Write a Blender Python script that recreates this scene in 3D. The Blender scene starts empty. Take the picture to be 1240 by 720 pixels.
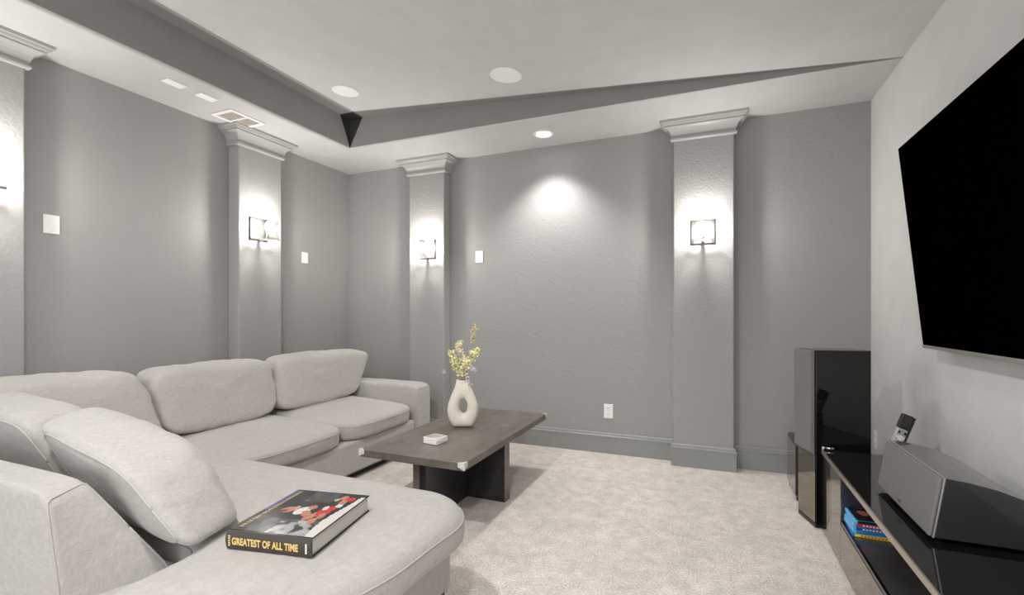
import bpy, bmesh, math, random
from mathutils import Vector, Matrix, noise
random.seed(7)
C = bpy.context.scene
COL = C.collection
PI = math.pi

# ---------------------------------------------------------------- camera, world, lights, exposure
F_PX, YAW, HORIZON = 578.06, math.radians(22.739), 379.2
cam_d = bpy.data.cameras.new('camera'); cam = bpy.data.objects.new('camera', cam_d); COL.objects.link(cam)
cam.location = (0, 0, 1.2); cam.rotation_euler = (PI/2, 0, YAW)
cam_d.sensor_width = 36; cam_d.lens = F_PX/1240*36
cam_d.shift_y = (HORIZON-360)/1240
cam_d.clip_start = 0.02
C.camera = cam
W = bpy.data.worlds.new('world'); C.world = W; W.use_nodes = True
W.node_tree.nodes['Background'].inputs[0].default_value = (0.95, 0.975, 1.0, 1)
W.node_tree.nodes['Background'].inputs[1].default_value = 0.80
C.view_settings.view_transform = 'Standard'; C.view_settings.look = 'None'
C.view_settings.gamma = 1; C.view_settings.use_curve_mapping = False
C.view_settings.exposure = 0.9
C.cycles.use_denoising = True
C.cycles.sample_clamp_indirect = 4
C.cycles.max_bounces = 10
SCONCE_W, CAN_W, ROOM_CAN_W = 9.5, 42.0, 74.0

XL, XR, YB, H = -3.641, 1.038, 4.101, 2.706
YN = -1.3                                   # the room runs on behind the camera
FX, FY = -3.077, 3.479                      # edges of the soffit
WARM = (1.0, 0.97, 0.93)

# ---------------------------------------------------------------- materials
def mat(name, col, rough=0.6, spec=0.5, metal=0, bump=None, vary=None, coat=0, emit=None, sheen=0):
    """bump=(scale, strength, distance, detail); vary=(scale, amount, detail)"""
    m = bpy.data.materials.new(name); m.use_nodes = True
    nt = m.node_tree; b = nt.nodes['Principled BSDF']
    b.inputs['Base Color'].default_value = (*col, 1); b.inputs['Roughness'].default_value = rough
    b.inputs['Specular IOR Level'].default_value = spec; b.inputs['Metallic'].default_value = metal
    b.inputs['Coat Weight'].default_value = coat; b.inputs['Sheen Weight'].default_value = sheen
    tc = nt.nodes.new('ShaderNodeTexCoord')
    n = nt.nodes.new('ShaderNodeTexNoise'); nt.links.new(tc.outputs['Object'], n.inputs['Vector'])
    vs, va, vd = vary or (6, 0.03, 3)
    n.inputs['Scale'].default_value = vs; n.inputs['Detail'].default_value = vd
    r = nt.nodes.new('ShaderNodeMapRange'); r.inputs['From Min'].default_value = 0.3; r.inputs['From Max'].default_value = 0.7
    r.inputs['To Min'].default_value = 1-va; r.inputs['To Max'].default_value = 1+va
    nt.links.new(n.outputs['Fac'], r.inputs['Value'])
    hsv = nt.nodes.new('ShaderNodeHueSaturation'); hsv.inputs['Color'].default_value = (*col, 1)
    nt.links.new(r.outputs['Result'], hsv.inputs['Value']); nt.links.new(hsv.outputs['Color'], b.inputs['Base Color'])
    if bump:
        t = nt.nodes.new('ShaderNodeTexNoise'); nt.links.new(tc.outputs['Object'], t.inputs['Vector'])
        t.inputs['Scale'].default_value = bump[0]; t.inputs['Detail'].default_value = bump[3] if len(bump) > 3 else 3
        bp = nt.nodes.new('ShaderNodeBump'); bp.inputs['Strength'].default_value = bump[1]; bp.inputs['Distance'].default_value = bump[2]
        nt.links.new(t.outputs['Fac'], bp.inputs['Height']); nt.links.new(bp.outputs['Normal'], b.inputs['Normal'])
    if emit:
        b.inputs['Emission Color'].default_value = (*emit[0], 1); b.inputs['Emission Strength'].default_value = emit[1]
    return m

M = {}
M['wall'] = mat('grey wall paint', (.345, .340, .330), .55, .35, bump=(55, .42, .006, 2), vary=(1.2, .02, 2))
M['wall_tv'] = mat('light grey television wall', (.68, .672, .66), .6, .3, bump=(60, .35, .005, 2))  # paler grey than the left and back walls
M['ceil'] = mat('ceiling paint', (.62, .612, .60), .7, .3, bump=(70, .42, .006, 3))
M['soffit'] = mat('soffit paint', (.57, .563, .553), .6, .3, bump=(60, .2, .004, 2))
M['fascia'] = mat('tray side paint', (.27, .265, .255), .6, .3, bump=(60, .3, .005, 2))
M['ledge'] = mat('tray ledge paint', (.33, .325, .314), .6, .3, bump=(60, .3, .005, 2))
M['void'] = mat('unpainted dark board', (.075, .076, .07), .8, .2)
M['trim'] = mat('grey satin trim paint', (.29, .295, .285), .38, .5)
M['capital'] = mat('light satin trim paint', (.40, .395, .385), .28, .5)
M['plastic'] = mat('white plastic', (.90, .89, .87), .35)
M['slot_dark'] = mat('dark slot', (.08, .08, .08), .6)
M['vent_in'] = mat('beige vent louvre', (.78, .72, .65), .5)  # beige lightened to make the louvres look lit
M['speaker_grille_white'] = mat('white speaker mesh', (.95, .94, .93), .6, .3, bump=(900, .3, .001, 1))
M['plate'] = mat('satin nickel plate', (.13, .12, .11), .45, .5, 1)
M['chrome'] = mat('brushed nickel', (.62, .60, .57), .22, .5, 1)
M['silver'] = mat('silver plastic', (.55, .53, .50), .35, .5, .7)
M['champagne'] = mat('champagne aluminium edge', (.52, .46, .39), .3, .5, .85)
M['tv'] = mat('black screen', (.0004, .0004, .0004), .9, .0)
M['black_gloss'] = mat('black piano lacquer', (.006, .006, .006), .04, .55, vary=(8, .2, 3))
M['black_dusty'] = mat('dusty black vinyl', (.012, .012, .013), .26, .6, bump=(300, .05, .001, 2), vary=(60, .35, 5), coat=.6)
M['gloss_top'] = mat('black glass', (.008, .008, .008), .03, .8)
M['gloss_front'] = mat('bronze mirror glass', (.30, .265, .225), .05, .5, .95)
M['grille'] = mat('grey speaker cloth', (.19, .185, .18), .85, .25, bump=(700, .4, .0015, 1), vary=(500, .2, 1))
M['dark_in'] = mat('dark blue grey laminate', (.035, .038, .055), .3, .5)
M['charcoal'] = mat('charcoal laminate', (.05, .048, .046), .25, .5)
M['sofa'] = mat('light linen', (.53, .515, .495), .95, .15, bump=(240, .35, .0015, 3), vary=(14, .035, 4), sheen=.25)
M['piping'] = mat('linen piping', (.485, .463, .437), .9, .15)
M['foot'] = mat('black plastic foot', (.02, .02, .02), .5)
M['under'] = mat('black dust cover', (.02, .018, .016), .9)
M['table_side'] = None
M['vase'] = mat('matte cream ceramic', (.80, .74, .64), .55, .4, vary=(20, .03, 2))
M['vase_shade'] = mat('vase hollow shade', (.10, .09, .07), .8)
M['clear'] = mat('clear corner guard', (.72, .72, .72), .15, .8, vary=(150, .4, 3))
M['yellowleaf'] = mat('yellow green petals', (.86, .84, .42), .6, vary=(40, .3, 3))
M['creampetal'] = mat('cream petals', (.90, .82, .62), .6, vary=(40, .2, 3))
M['beigebud'] = mat('beige buds', (.74, .62, .36), .7)
M['whitepetal'] = mat('pale lilac petals', (.72, .68, .72), .6)
M['stem'] = mat('dry stem', (.42, .32, .14), .7)
M['paper'] = mat('book page block', (.70, .67, .62), .8, vary=(10, .05, 2))
M['bookdark'] = mat('dark brown book cloth', (.055, .043, .033), .35)
M['bookjacket'] = mat('black jacket', (.02, .02, .02), .15)
M['gold'] = mat('gold print', (.80, .58, .22), .45)
M['white_print'] = mat('white print', (.8, .8, .8), .5)
for k, c in dict(blue=(.02, .22, .62), navy=(.02, .06, .30), yellow=(.85, .72, .05), red=(.62, .03, .03), black=(.02, .02, .02), skyblue=(.10, .45, .80), green=(.25, .35, .15)).items():
    M['c_'+k] = mat(k+' printed card', c, .25)
M['bulb'] = mat('lit bulb', (1, 1, 1), .4, emit=((1, .95, .88), 10))
M['lens'] = mat('lit downlight lens', (1, 1, 1), .4, emit=((1, .96, .9), 7))

def glass():
    m = bpy.data.materials.new('clear glass shade'); m.use_nodes = True; nt = m.node_tree; nt.nodes.clear()
    o = nt.nodes.new('ShaderNodeOutputMaterial'); mx = nt.nodes.new('ShaderNodeMixShader'); t = nt.nodes.new('ShaderNodeBsdfTransparent')
    g = nt.nodes.new('ShaderNodeBsdfGlossy'); g.inputs['Roughness'].default_value = .05
    lw = nt.nodes.new('ShaderNodeLayerWeight'); lw.inputs['Blend'].default_value = .25
    t.inputs['Color'].default_value = (.97, .97, .97, 1)
    nt.links.new(lw.outputs['Facing'], mx.inputs[0]); nt.links.new(t.outputs[0], mx.inputs[1]); nt.links.new(g.outputs[0], mx.inputs[2])
    nt.links.new(mx.outputs[0], o.inputs['Surface']); return m
M['glass'] = glass()
def clear_bulb():
    m = bpy.data.materials.new('lit clear bulb'); m.use_nodes = True; nt = m.node_tree; nt.nodes.clear()
    o = nt.nodes.new('ShaderNodeOutputMaterial'); a = nt.nodes.new('ShaderNodeAddShader'); t = nt.nodes.new('ShaderNodeBsdfTransparent'); e = nt.nodes.new('ShaderNodeEmission')
    e.inputs['Color'].default_value = (1, .94, .86, 1); e.inputs['Strength'].default_value = 3
    nt.links.new(t.outputs[0], a.inputs[0]); nt.links.new(e.outputs[0], a.inputs[1]); nt.links.new(a.outputs[0], o.inputs['Surface']); return m
M['bulb'] = clear_bulb()

def linen():
    m = mat('light linen weave', (.465, .443, .417), .95, .12, sheen=.25)
    nt = m.node_tree; b = nt.nodes['Principled BSDF']; tc = nt.nodes.new('ShaderNodeTexCoord'); outs = []
    for sc in ((22, 22, 420), (420, 60, 40), (40, 420, 60)):
        mp = nt.nodes.new('ShaderNodeMapping'); mp.inputs['Scale'].default_value = sc; nt.links.new(tc.outputs['Object'], mp.inputs['Vector'])
        n = nt.nodes.new('ShaderNodeTexNoise'); n.inputs['Scale'].default_value = 1; n.inputs['Detail'].default_value = 2; nt.links.new(mp.outputs[0], n.inputs['Vector']); outs.append(n.outputs['Fac'])
    a = nt.nodes.new('ShaderNodeMath'); a.operation = 'ADD'; nt.links.new(outs[0], a.inputs[0]); nt.links.new(outs[1], a.inputs[1])
    a2 = nt.nodes.new('ShaderNodeMath'); a2.operation = 'ADD'; nt.links.new(a.outputs[0], a2.inputs[0]); nt.links.new(outs[2], a2.inputs[1])
    r = nt.nodes.new('ShaderNodeMapRange'); r.inputs['From Min'].default_value = 1.1; r.inputs['From Max'].default_value = 1.9; r.inputs['To Min'].default_value = .88; r.inputs['To Max'].default_value = 1.12
    nt.links.new(a2.outputs[0], r.inputs['Value'])
    h = nt.nodes.new('ShaderNodeHueSaturation'); h.inputs['Color'].default_value = (.465, .443, .417, 1); nt.links.new(r.outputs[0], h.inputs['Value']); nt.links.new(h.outputs[0], b.inputs['Base Color'])
    w = nt.nodes.new('ShaderNodeTexNoise'); w.inputs['Scale'].default_value = 9; w.inputs['Detail'].default_value = 4; w.inputs['Distortion'].default_value = 1.2; nt.links.new(tc.outputs['Object'], w.inputs['Vector'])
    bp = nt.nodes.new('ShaderNodeBump'); bp.inputs['Strength'].default_value = .35; bp.inputs['Distance'].default_value = .012; nt.links.new(w.outputs['Fac'], bp.inputs['Height'])
    b2 = nt.nodes.new('ShaderNodeBump'); b2.inputs['Strength'].default_value = .35; b2.inputs['Distance'].default_value = .0015; nt.links.new(a2.outputs[0], b2.inputs['Height']); nt.links.new(bp.outputs[0], b2.inputs['Normal'])
    nt.links.new(b2.outputs[0], b.inputs['Normal']); return m
M['sofa'] = linen()

def carpet():
    m = mat('beige cut pile carpet', (.50, .43, .37), .95, .1, sheen=.3)
    nt = m.node_tree; b = nt.nodes['Principled BSDF']; tc = nt.nodes.new('ShaderNodeTexCoord')
    def noi(s, d, w=0):
        n = nt.nodes.new('ShaderNodeTexNoise'); n.inputs['Scale'].default_value = s; n.inputs['Detail'].default_value = d
        n.inputs['Distortion'].default_value = w; nt.links.new(tc.outputs['Object'], n.inputs['Vector']); return n
    big, mid, fine = noi(3.2, 3, .6), noi(14, 5, .5), noi(95, 5)
    def rng(n, a, lo, hi):
        r = nt.nodes.new('ShaderNodeMapRange'); r.inputs['From Min'].default_value = lo; r.inputs['From Max'].default_value = hi
        r.inputs['To Min'].default_value = 1-a; r.inputs['To Max'].default_value = 1+a; nt.links.new(n.outputs['Fac'], r.inputs['Value']); return r
    a1, a2, a3 = rng(big, .05, .35, .65), rng(mid, .12, .32, .68), rng(fine, .22, .32, .68)
    p = nt.nodes.new('ShaderNodeMath'); p.operation = 'MULTIPLY'; q = nt.nodes.new('ShaderNodeMath'); q.operation = 'MULTIPLY'
    nt.links.new(a1.outputs[0], p.inputs[0]); nt.links.new(a2.outputs[0], p.inputs[1]); nt.links.new(p.outputs[0], q.inputs[0]); nt.links.new(a3.outputs[0], q.inputs[1])
    h = nt.nodes.new('ShaderNodeHueSaturation'); h.inputs['Color'].default_value = (.72, .655, .60, 1)
    nt.links.new(q.outputs[0], h.inputs['Value']); nt.links.new(h.outputs[0], b.inputs['Base Color'])
    bp = nt.nodes.new('ShaderNodeBump'); bp.inputs['Strength'].default_value = .8; bp.inputs['Distance'].default_value = .008
    nt.links.new(fine.outputs['Fac'], bp.inputs['Height'])
    bp2 = nt.nodes.new('ShaderNodeBump'); bp2.inputs['Strength'].default_value = .5; bp2.inputs['Distance'].default_value = .012
    nt.links.new(mid.outputs['Fac'], bp2.inputs['Height']); nt.links.new(bp.outputs[0], bp2.inputs['Normal'])
    nt.links.new(bp2.outputs[0], b.inputs['Normal'])
    return m
M['carpet'] = carpet()

def wood():
    m = mat('grey brown oak veneer', (.17, .14, .115), .3, .5)
    nt = m.node_tree; b = nt.nodes['Principled BSDF']; tc = nt.nodes.new('ShaderNodeTexCoord')
    mp = nt.nodes.new('ShaderNodeMapping'); mp.inputs['Scale'].default_value = (7, 1.6, 7)
    nt.links.new(tc.outputs['Object'], mp.inputs['Vector'])
    n = nt.nodes.new('ShaderNodeTexNoise'); n.inputs['Scale'].default_value = 2.2; n.inputs['Detail'].default_value = 8; n.inputs['Distortion'].default_value = .8
    nt.links.new(mp.outputs[0], n.inputs['Vector'])
    cr = nt.nodes.new('ShaderNodeValToRGB'); cr.color_ramp.elements[0].position = .25; cr.color_ramp.elements[0].color = (.105, .088, .073, 1)
    cr.color_ramp.elements[1].position = .8; cr.color_ramp.elements[1].color = (.20, .175, .15, 1)
    nt.links.new(n.outputs['Fac'], cr.inputs[0]); nt.links.new(cr.outputs[0], b.inputs['Base Color'])
    s = nt.nodes.new('ShaderNodeTexNoise'); s.inputs['Scale'].default_value = 9; s.inputs['Detail'].default_value = 5; nt.links.new(tc.outputs['Object'], s.inputs['Vector'])
    r = nt.nodes.new('ShaderNodeMapRange'); r.inputs['To Min'].default_value = .24; r.inputs['To Max'].default_value = .5; nt.links.new(s.outputs['Fac'], r.inputs['Value'])
    nt.links.new(r.outputs[0], b.inputs['Roughness'])
    return m
M['wood'] = wood()
M['woodleg'] = mat('dark stained veneer', (.028, .027, .027), .3, .5, vary=(7, .5, 5))

# ---------------------------------------------------------------- helpers
def tag(o, label=None, cat=None, group=None, kind=None):
    if label: o['label'] = label
    if cat: o['category'] = cat
    if group: o['group'] = group
    if kind: o['kind'] = kind
    return o
def thing(name, loc, label, cat, group=None, rz=0):
    o = bpy.data.objects.new(name, None); COL.objects.link(o); o.empty_display_size = .05
    o.location = loc; o.rotation_euler = (0, 0, rz)
    return tag(o, label, cat, group)
def obj(name, verts, faces, m, parent=None, smooth=False, local=False):
    """verts in world coordinates unless local; a child of an Empty gets them relative to the thing's base"""
    me = bpy.data.meshes.new(name)
    off = Vector((0, 0, 0))
    if parent is not None and not local:
        r = parent
        while r is not None: off = off + Vector(r.location); r = r.parent
    me.from_pydata([tuple(Vector(v)-off) for v in verts], [], faces)
    me.materials.append(m); me.validate(); me.update()
    if smooth:
        for p in me.polygons: p.use_smooth = True
    o = bpy.data.objects.new(name, me); COL.objects.link(o)
    if parent is not None: o.parent = parent
    return o
def fix(o):
    bm = bmesh.new(); bm.from_mesh(o.data); bmesh.ops.recalc_face_normals(bm, faces=bm.faces); bm.to_mesh(o.data); bm.free(); return o
def bevel(o, w, seg=2):
    md = o.modifiers.new('bevel', 'BEVEL'); md.width = w; md.segments = seg; md.limit_method = 'ANGLE'; md.angle_limit = math.radians(40); return o
BF = [(0,3,2,1),(4,5,6,7),(0,1,5,4),(1,2,6,5),(2,3,7,6),(3,0,4,7)]
def box(name, lo, hi, m, parent=None, bv=0, local=False):
    x0,y0,z0 = lo; x1,y1,z1 = hi
    o = obj(name, [(x0,y0,z0),(x1,y0,z0),(x1,y1,z0),(x0,y1,z0),(x0,y0,z1),(x1,y0,z1),(x1,y1,z1),(x0,y1,z1)], BF, m, parent, local=local)
    if bv: bevel(o, bv)
    return o
def hexa(name, c8, m, parent=None, bv=0, local=False):
    o = fix(obj(name, c8, BF, m, parent, local=local))
    if bv: bevel(o, bv)
    return o
def prism(name, poly, axis, a, b, m, parent=None, local=False, smooth=False, bv=0):
    """extrude a 2D polygon along axis from a to b; poly in the other two axes in xyz order"""
    def P(p, t):
        return {'x': (t, p[0], p[1]), 'y': (p[0], t, p[1]), 'z': (p[0], p[1], t)}[axis]
    n = len(poly); v = [P(p, a) for p in poly]+[P(p, b) for p in poly]
    f = [tuple(range(n)), tuple(range(2*n-1, n-1, -1))]+[(i, (i+1) % n, n+(i+1) % n, n+i) for i in range(n)]
    o = fix(obj(name, v, f, m, parent, smooth, local))
    if bv: bevel(o, bv)
    return o
def cyl_data(p0, p1, r0, r1=None, n=24, cap=True):
    p0, p1 = Vector(p0), Vector(p1); r1 = r0 if r1 is None else r1
    d = (p1-p0).normalized(); u = d.orthogonal().normalized(); w = d.cross(u); v = []
    for p, r in ((p0, r0), (p1, r1)):
        for i in range(n):
            a = 2*PI*i/n; v.append(p+u*math.cos(a)*r+w*math.sin(a)*r)
    f = [(i, (i+1) % n, n+(i+1) % n, n+i) for i in range(n)]
    if cap: f += [tuple(range(n-1, -1, -1)), tuple(range(n, 2*n))]
    return v, f
def cyl(name, p0, p1, r0, m, parent=None, r1=None, n=24, smooth=True, local=False, bv=0):
    v, f = cyl_data(p0, p1, r0, r1, n); o = obj(name, v, f, m, parent, False, local)
    if smooth:
        for p in o.data.polygons: p.use_smooth = len(p.vertices) == 4
    if bv: bevel(o, bv)
    return o
def tube_data(pts, rads, n=8):
    v, f = [], []; pts = [Vector(p) for p in pts]; u = None
    for i, p in enumerate(pts):
        d = (pts[min(i+1, len(pts)-1)]-pts[max(i-1, 0)]).normalized()
        if u is None: u = d.orthogonal().normalized()
        u = (u-d*u.dot(d)).normalized(); w = d.cross(u)
        r = rads[i] if isinstance(rads, (list, tuple)) else rads
        for k in range(n):
            a = 2*PI*k/n; v.append(p+u*math.cos(a)*r+w*math.sin(a)*r)
    for i in range(len(pts)-1):
        for k in range(n): f.append((i*n+k, i*n+(k+1) % n, (i+1)*n+(k+1) % n, (i+1)*n+k))
    f += [tuple(range(n-1, -1, -1)), tuple(range((len(pts)-1)*n, len(pts)*n))]
    return v, f
def tube(name, pts, r, m, parent=None, n=8, local=False):
    v, f = tube_data(pts, r, n); return obj(name, v, f, m, parent, True, local)

# ================================================================ structure
def struct(o): o['kind'] = 'structure'; return o
struct(box('floor', (XL-.1, YN, -.1), (XR+.1, YB+.1, 0), M['carpet']))
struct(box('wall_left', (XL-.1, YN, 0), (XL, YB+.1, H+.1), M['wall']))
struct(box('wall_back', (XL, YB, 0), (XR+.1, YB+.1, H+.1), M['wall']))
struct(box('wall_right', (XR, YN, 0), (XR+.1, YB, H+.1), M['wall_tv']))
# lowered border of the ceiling, with softened inner edge, and the sloping tray inside it
SL = .0704
def zc(x): return H+(XR-x)*SL
LX, LY, LZ = FX+.147, FY-.125, 2.985
ceil = struct(obj('ceiling', [(LX, YN, zc(LX)), (XR, YN, zc(XR)), (XR, FY-.004, zc(XR)), (LX, LY, zc(LX)), (LX, YN, zc(LX)+.1), (XR, YN, zc(XR)+.1), (XR, FY, zc(XR)+.1), (LX, LY, zc(LX)+.1)], BF, M['ceil']))
def soffit_strip(name, axis):
    r = .018
    if axis == 'y':   # along the left wall
        prof = [(XL, H), (FX-r, H)]+[(FX-r+r*math.sin(a), H+r-r*math.cos(a)) for a in (.4, .8, 1.2, PI/2)]+[(XL, H+r)]
        return prism(name, prof, 'y', YN, FY, M['soffit'], ceil)
    prof = [(YB, H), (FY+r, H)]+[(FY+r-r*math.sin(a), H+r-r*math.cos(a)) for a in (.4, .8, 1.2, PI/2)]+[(YB, H+r)]
    return prism(name, prof, 'x', XL, XR, M['soffit'], ceil)
soffit_strip('soffit', 'y'); soffit_strip('soffit', 'x')
# tray sides: thin boards cut off diagonally at the corner, showing the dark framing behind
t = .006
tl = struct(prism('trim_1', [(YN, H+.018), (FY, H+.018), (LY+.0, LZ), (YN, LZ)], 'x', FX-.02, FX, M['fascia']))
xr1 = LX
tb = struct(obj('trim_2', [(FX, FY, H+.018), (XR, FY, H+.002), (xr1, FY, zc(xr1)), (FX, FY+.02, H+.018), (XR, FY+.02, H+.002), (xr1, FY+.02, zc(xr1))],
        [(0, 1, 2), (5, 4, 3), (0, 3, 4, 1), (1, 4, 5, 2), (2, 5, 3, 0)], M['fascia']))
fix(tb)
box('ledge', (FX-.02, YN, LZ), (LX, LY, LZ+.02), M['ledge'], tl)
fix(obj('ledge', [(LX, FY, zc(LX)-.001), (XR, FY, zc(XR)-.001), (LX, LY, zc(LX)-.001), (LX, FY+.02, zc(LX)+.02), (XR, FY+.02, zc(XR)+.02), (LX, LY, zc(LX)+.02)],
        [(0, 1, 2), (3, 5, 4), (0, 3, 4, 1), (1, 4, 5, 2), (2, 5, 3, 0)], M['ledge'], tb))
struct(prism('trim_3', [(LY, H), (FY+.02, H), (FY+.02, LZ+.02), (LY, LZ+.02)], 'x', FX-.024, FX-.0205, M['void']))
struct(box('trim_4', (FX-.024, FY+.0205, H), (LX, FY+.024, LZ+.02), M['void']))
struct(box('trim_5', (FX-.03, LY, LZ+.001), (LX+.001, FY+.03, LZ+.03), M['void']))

BASE_PROF = [(0, 0), (.016, 0), (.016, .132), (.020, .136), (.020, .150), (.013, .156), (.013, .166), (.007, .178), (0, .178)]
def base_line(name, axis, at, sgn, a, b):
    return struct(prism(name, [(at+sgn*p, z) for p, z in BASE_PROF], axis, a, b, M['trim']))
PIL_D, CW = .12, .218
bx = {'back': [(-2.576, -2.776, -2.376), (-.065, -.283, .154)], 'left': [(1.193, .985, 1.401), (2.906, 2.698, 3.114)]}
base_line('baseboard_left', 'y', XL, 1, YN, YB)
base_line('baseboard_back', 'x', YB, -1, XL+.02, XR)
base_line('baseboard_right', 'y', XR, -1, YN, YB-.02)
CAP_PROF = [(0, 2.556), (.014, 2.556), (.020, 2.562), (.022, 2.570), (.018, 2.580), (.010, 2.584), (.010, 2.592), (.016, 2.596),
            (.020, 2.612), (.028, 2.630), (.041, 2.645), (.058, 2.655), (.066, 2.657), (.066, 2.668), (.078, 2.672), (.084, 2.684), (.094, 2.688), (.094, 2.706), (0, 2.706)]
def sweep(name, prof, a, b, wall, m, parent):
    """profile (projection, z) run round three sides of a pilaster between a and b"""
    v, f = [], []; n = len(prof)
    for k in range(4):
        for p, z in prof:
            s = a-p if k < 2 else b+p
            if wall == 'back':
                y = YB if k in (0, 3) else YB-PIL_D-p; v.append((s, y, z))
            else:
                x = XL if k in (0, 3) else XL+PIL_D+p; v.append((x, s, z))
    for k in range(3):
        for i in range(n-1): f.append((k*n+i, k*n+i+1, (k+1)*n+i+1, (k+1)*n+i))
    f += [tuple(range(n)), tuple(range(4*n-1, 3*n-1, -1))]
    return fix(obj(name, v, f, m, parent))
idx = 6
for wall, lst in bx.items():
    for c, a, b in lst:
        lo, hi = ((a, YB-PIL_D, 0), (b, YB, H)) if wall == 'back' else ((XL, a, 0), (XL+PIL_D, b, H))
        o = struct(box('trim_%d' % idx, lo, hi, M['wall'], bv=.008)); idx += 1
        sweep('capital', CAP_PROF, a, b, wall, M['capital'], o)
        sweep('baseboard', BASE_PROF, a, b, wall, M['trim'], o)

# ================================================================ lights of the room
def point(name, loc, w, parent, r=.026, col=WARM):
    d = bpy.data.lights.new(name, 'POINT'); d.energy = w; d.color = col; d.shadow_soft_size = r
    o = bpy.data.objects.new(name, d); COL.objects.link(o); o.parent = parent; o.location = loc; return o
def sconce(x, y, z, wall, label):
    """local frame: +y... the plate lies on the pilaster, the lamp projects along -y"""
    t = thing('wall_sconce', (x, y, z), label, 'wall light', 'square glass wall lights on the pilasters', rz=0 if wall == 'back' else PI/2)
    box('back_plate', (-.085, -.012, -.09), (.085, 0, .09), M['plate'], t, .002, True)
    box('bottom_bar', (-.068, -.174, -.094), (.068, -.163, -.079), M['chrome'], t, .002, True)
    box('bottom_bar', (-.068, -.060, -.094), (.068, -.049, -.079), M['chrome'], t, .002, True)
    box('arm', (-.013, -.162, -.094), (.013, -.0125, -.0815), M['chrome'], t, .002, True)
    g = box('glass_shade', (-.062, -.166, -.079), (.062, -.046, .078), M['glass'], t, 0, True)
    bm = bmesh.new(); bm.from_mesh(g.data)
    bm.faces.ensure_lookup_table(); top = [f for f in bm.faces if abs(f.normal.z) > .9]; bmesh.ops.delete(bm, geom=top, context='FACES'); bm.to_mesh(g.data); bm.free()
    md = g.modifiers.new('wall', 'SOLIDIFY'); md.thickness = .003
    cyl('socket', (0, -.106, -.0795), (0, -.106, -.035), .014, M['chrome'], t, n=16, local=True)
    v, f = [], []
    n, k = 14, 9
    prof = [(.008, -.034), (.013, -.02), (.019, 0), (.022, .018), (.020, .034), (.013, .048), (.005, .058), (.0005, .061)]
    for r, h in prof:
        for i in range(n): v.append((r*math.cos(2*PI*i/n), -.106+r*math.sin(2*PI*i/n), h))
    for j in range(len(prof)-1):
        for i in range(n): f.append((j*n+i, j*n+(i+1) % n, (j+1)*n+(i+1) % n, (j+1)*n+i))
    obj('bulb', v, f, M['bulb'], t, True, True)
    point('lamp_light', (0, -.106, .02), SCONCE_W, t)
    return t
sconce(-.065, YB-PIL_D, 1.828, 'back', 'square glass wall light on the pilaster nearest the television wall')
sconce(-2.560, YB-PIL_D, 1.825, 'back', 'square glass wall light on the back wall pilaster behind the sofa arm')
sconce(XL+PIL_D, 2.880, 1.905, 'left', 'square glass wall light on the left wall pilaster below the air vent')
sconce(XL+PIL_D, 1.193, 1.93, 'left', 'square glass wall light on the leftmost pilaster, glowing at the frame edge')

def downlight(x, y, z, label, w, cone, tilt=(0, 0), blend=.35):
    t = thing('ceiling_downlight', (x, y, z), label, 'ceiling light', 'round recessed ceiling downlights')
    n = 32; v, f = [], []
    for r, h in ((.088, 0), (.086, -.006), (.070, -.008), (.060, -.002)):
        for i in range(n): v.append((r*math.cos(2*PI*i/n), r*math.sin(2*PI*i/n), h))
    for j in range(3):
        for i in range(n): f.append((j*n+i, j*n+(i+1) % n, (j+1)*n+(i+1) % n, (j+1)*n+i))
    obj('trim_ring', v, f, M['plastic'], t, True, True)
    cyl('lens', (0, 0, -.0035), (0, 0, -.001), .061, M['lens'], t, local=True)
    d = bpy.data.lights.new('lamp_light', 'SPOT'); d.energy = w; d.color = (1, .99, .975); d.shadow_soft_size = .05
    d.spot_size = math.radians(cone); d.spot_blend = blend
    o = bpy.data.objects.new('lamp_light', d); COL.objects.link(o); o.parent = t; o.location = (0, 0, -.03); o.rotation_euler = (tilt[0], tilt[1], 0)
    return t
downlight(-1.305, 3.80, H, 'small bright round downlight in the soffit above the lit patch of back wall', CAN_W, 108, blend=.8)
for x, y, lb in ((-1.25, .45, 'round downlight in the sloping ceiling above the near end of the sofa'),
                 (-.1, -.35, 'round downlight in the sloping ceiling behind the camera')):
    o = downlight(x, y, zc(x), lb, ROOM_CAN_W*(1 if y > 0 else .75), 165, blend=.5); o.rotation_euler = (0, math.atan(SL), 0)

def ceiling_speaker(x, y, d, label):
    t = thing('ceiling_speaker', (x, y, zc(x)), label, 'ceiling speaker', 'round white speakers in the ceiling'); t.rotation_euler = (0, math.atan(SL), 0)
    cyl('grille', (0, 0, -.007), (0, 0, 0), d/2-.004, M['speaker_grille_white'], t, n=48, local=True, bv=.002)
    v, f = tube_data([(d/2*math.cos(a), d/2*math.sin(a), -.003) for a in [2*PI*i/48 for i in range(49)]], .003, 6)
    obj('rim', v, f, M['plastic'], t, True, True)
ceiling_speaker(-2.69, 2.99, .205, 'round white ceiling speaker near the tray corner')
ceiling_speaker(-1.335, 3.075, .225, 'round white ceiling speaker right of the other, mid ceiling')

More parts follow.
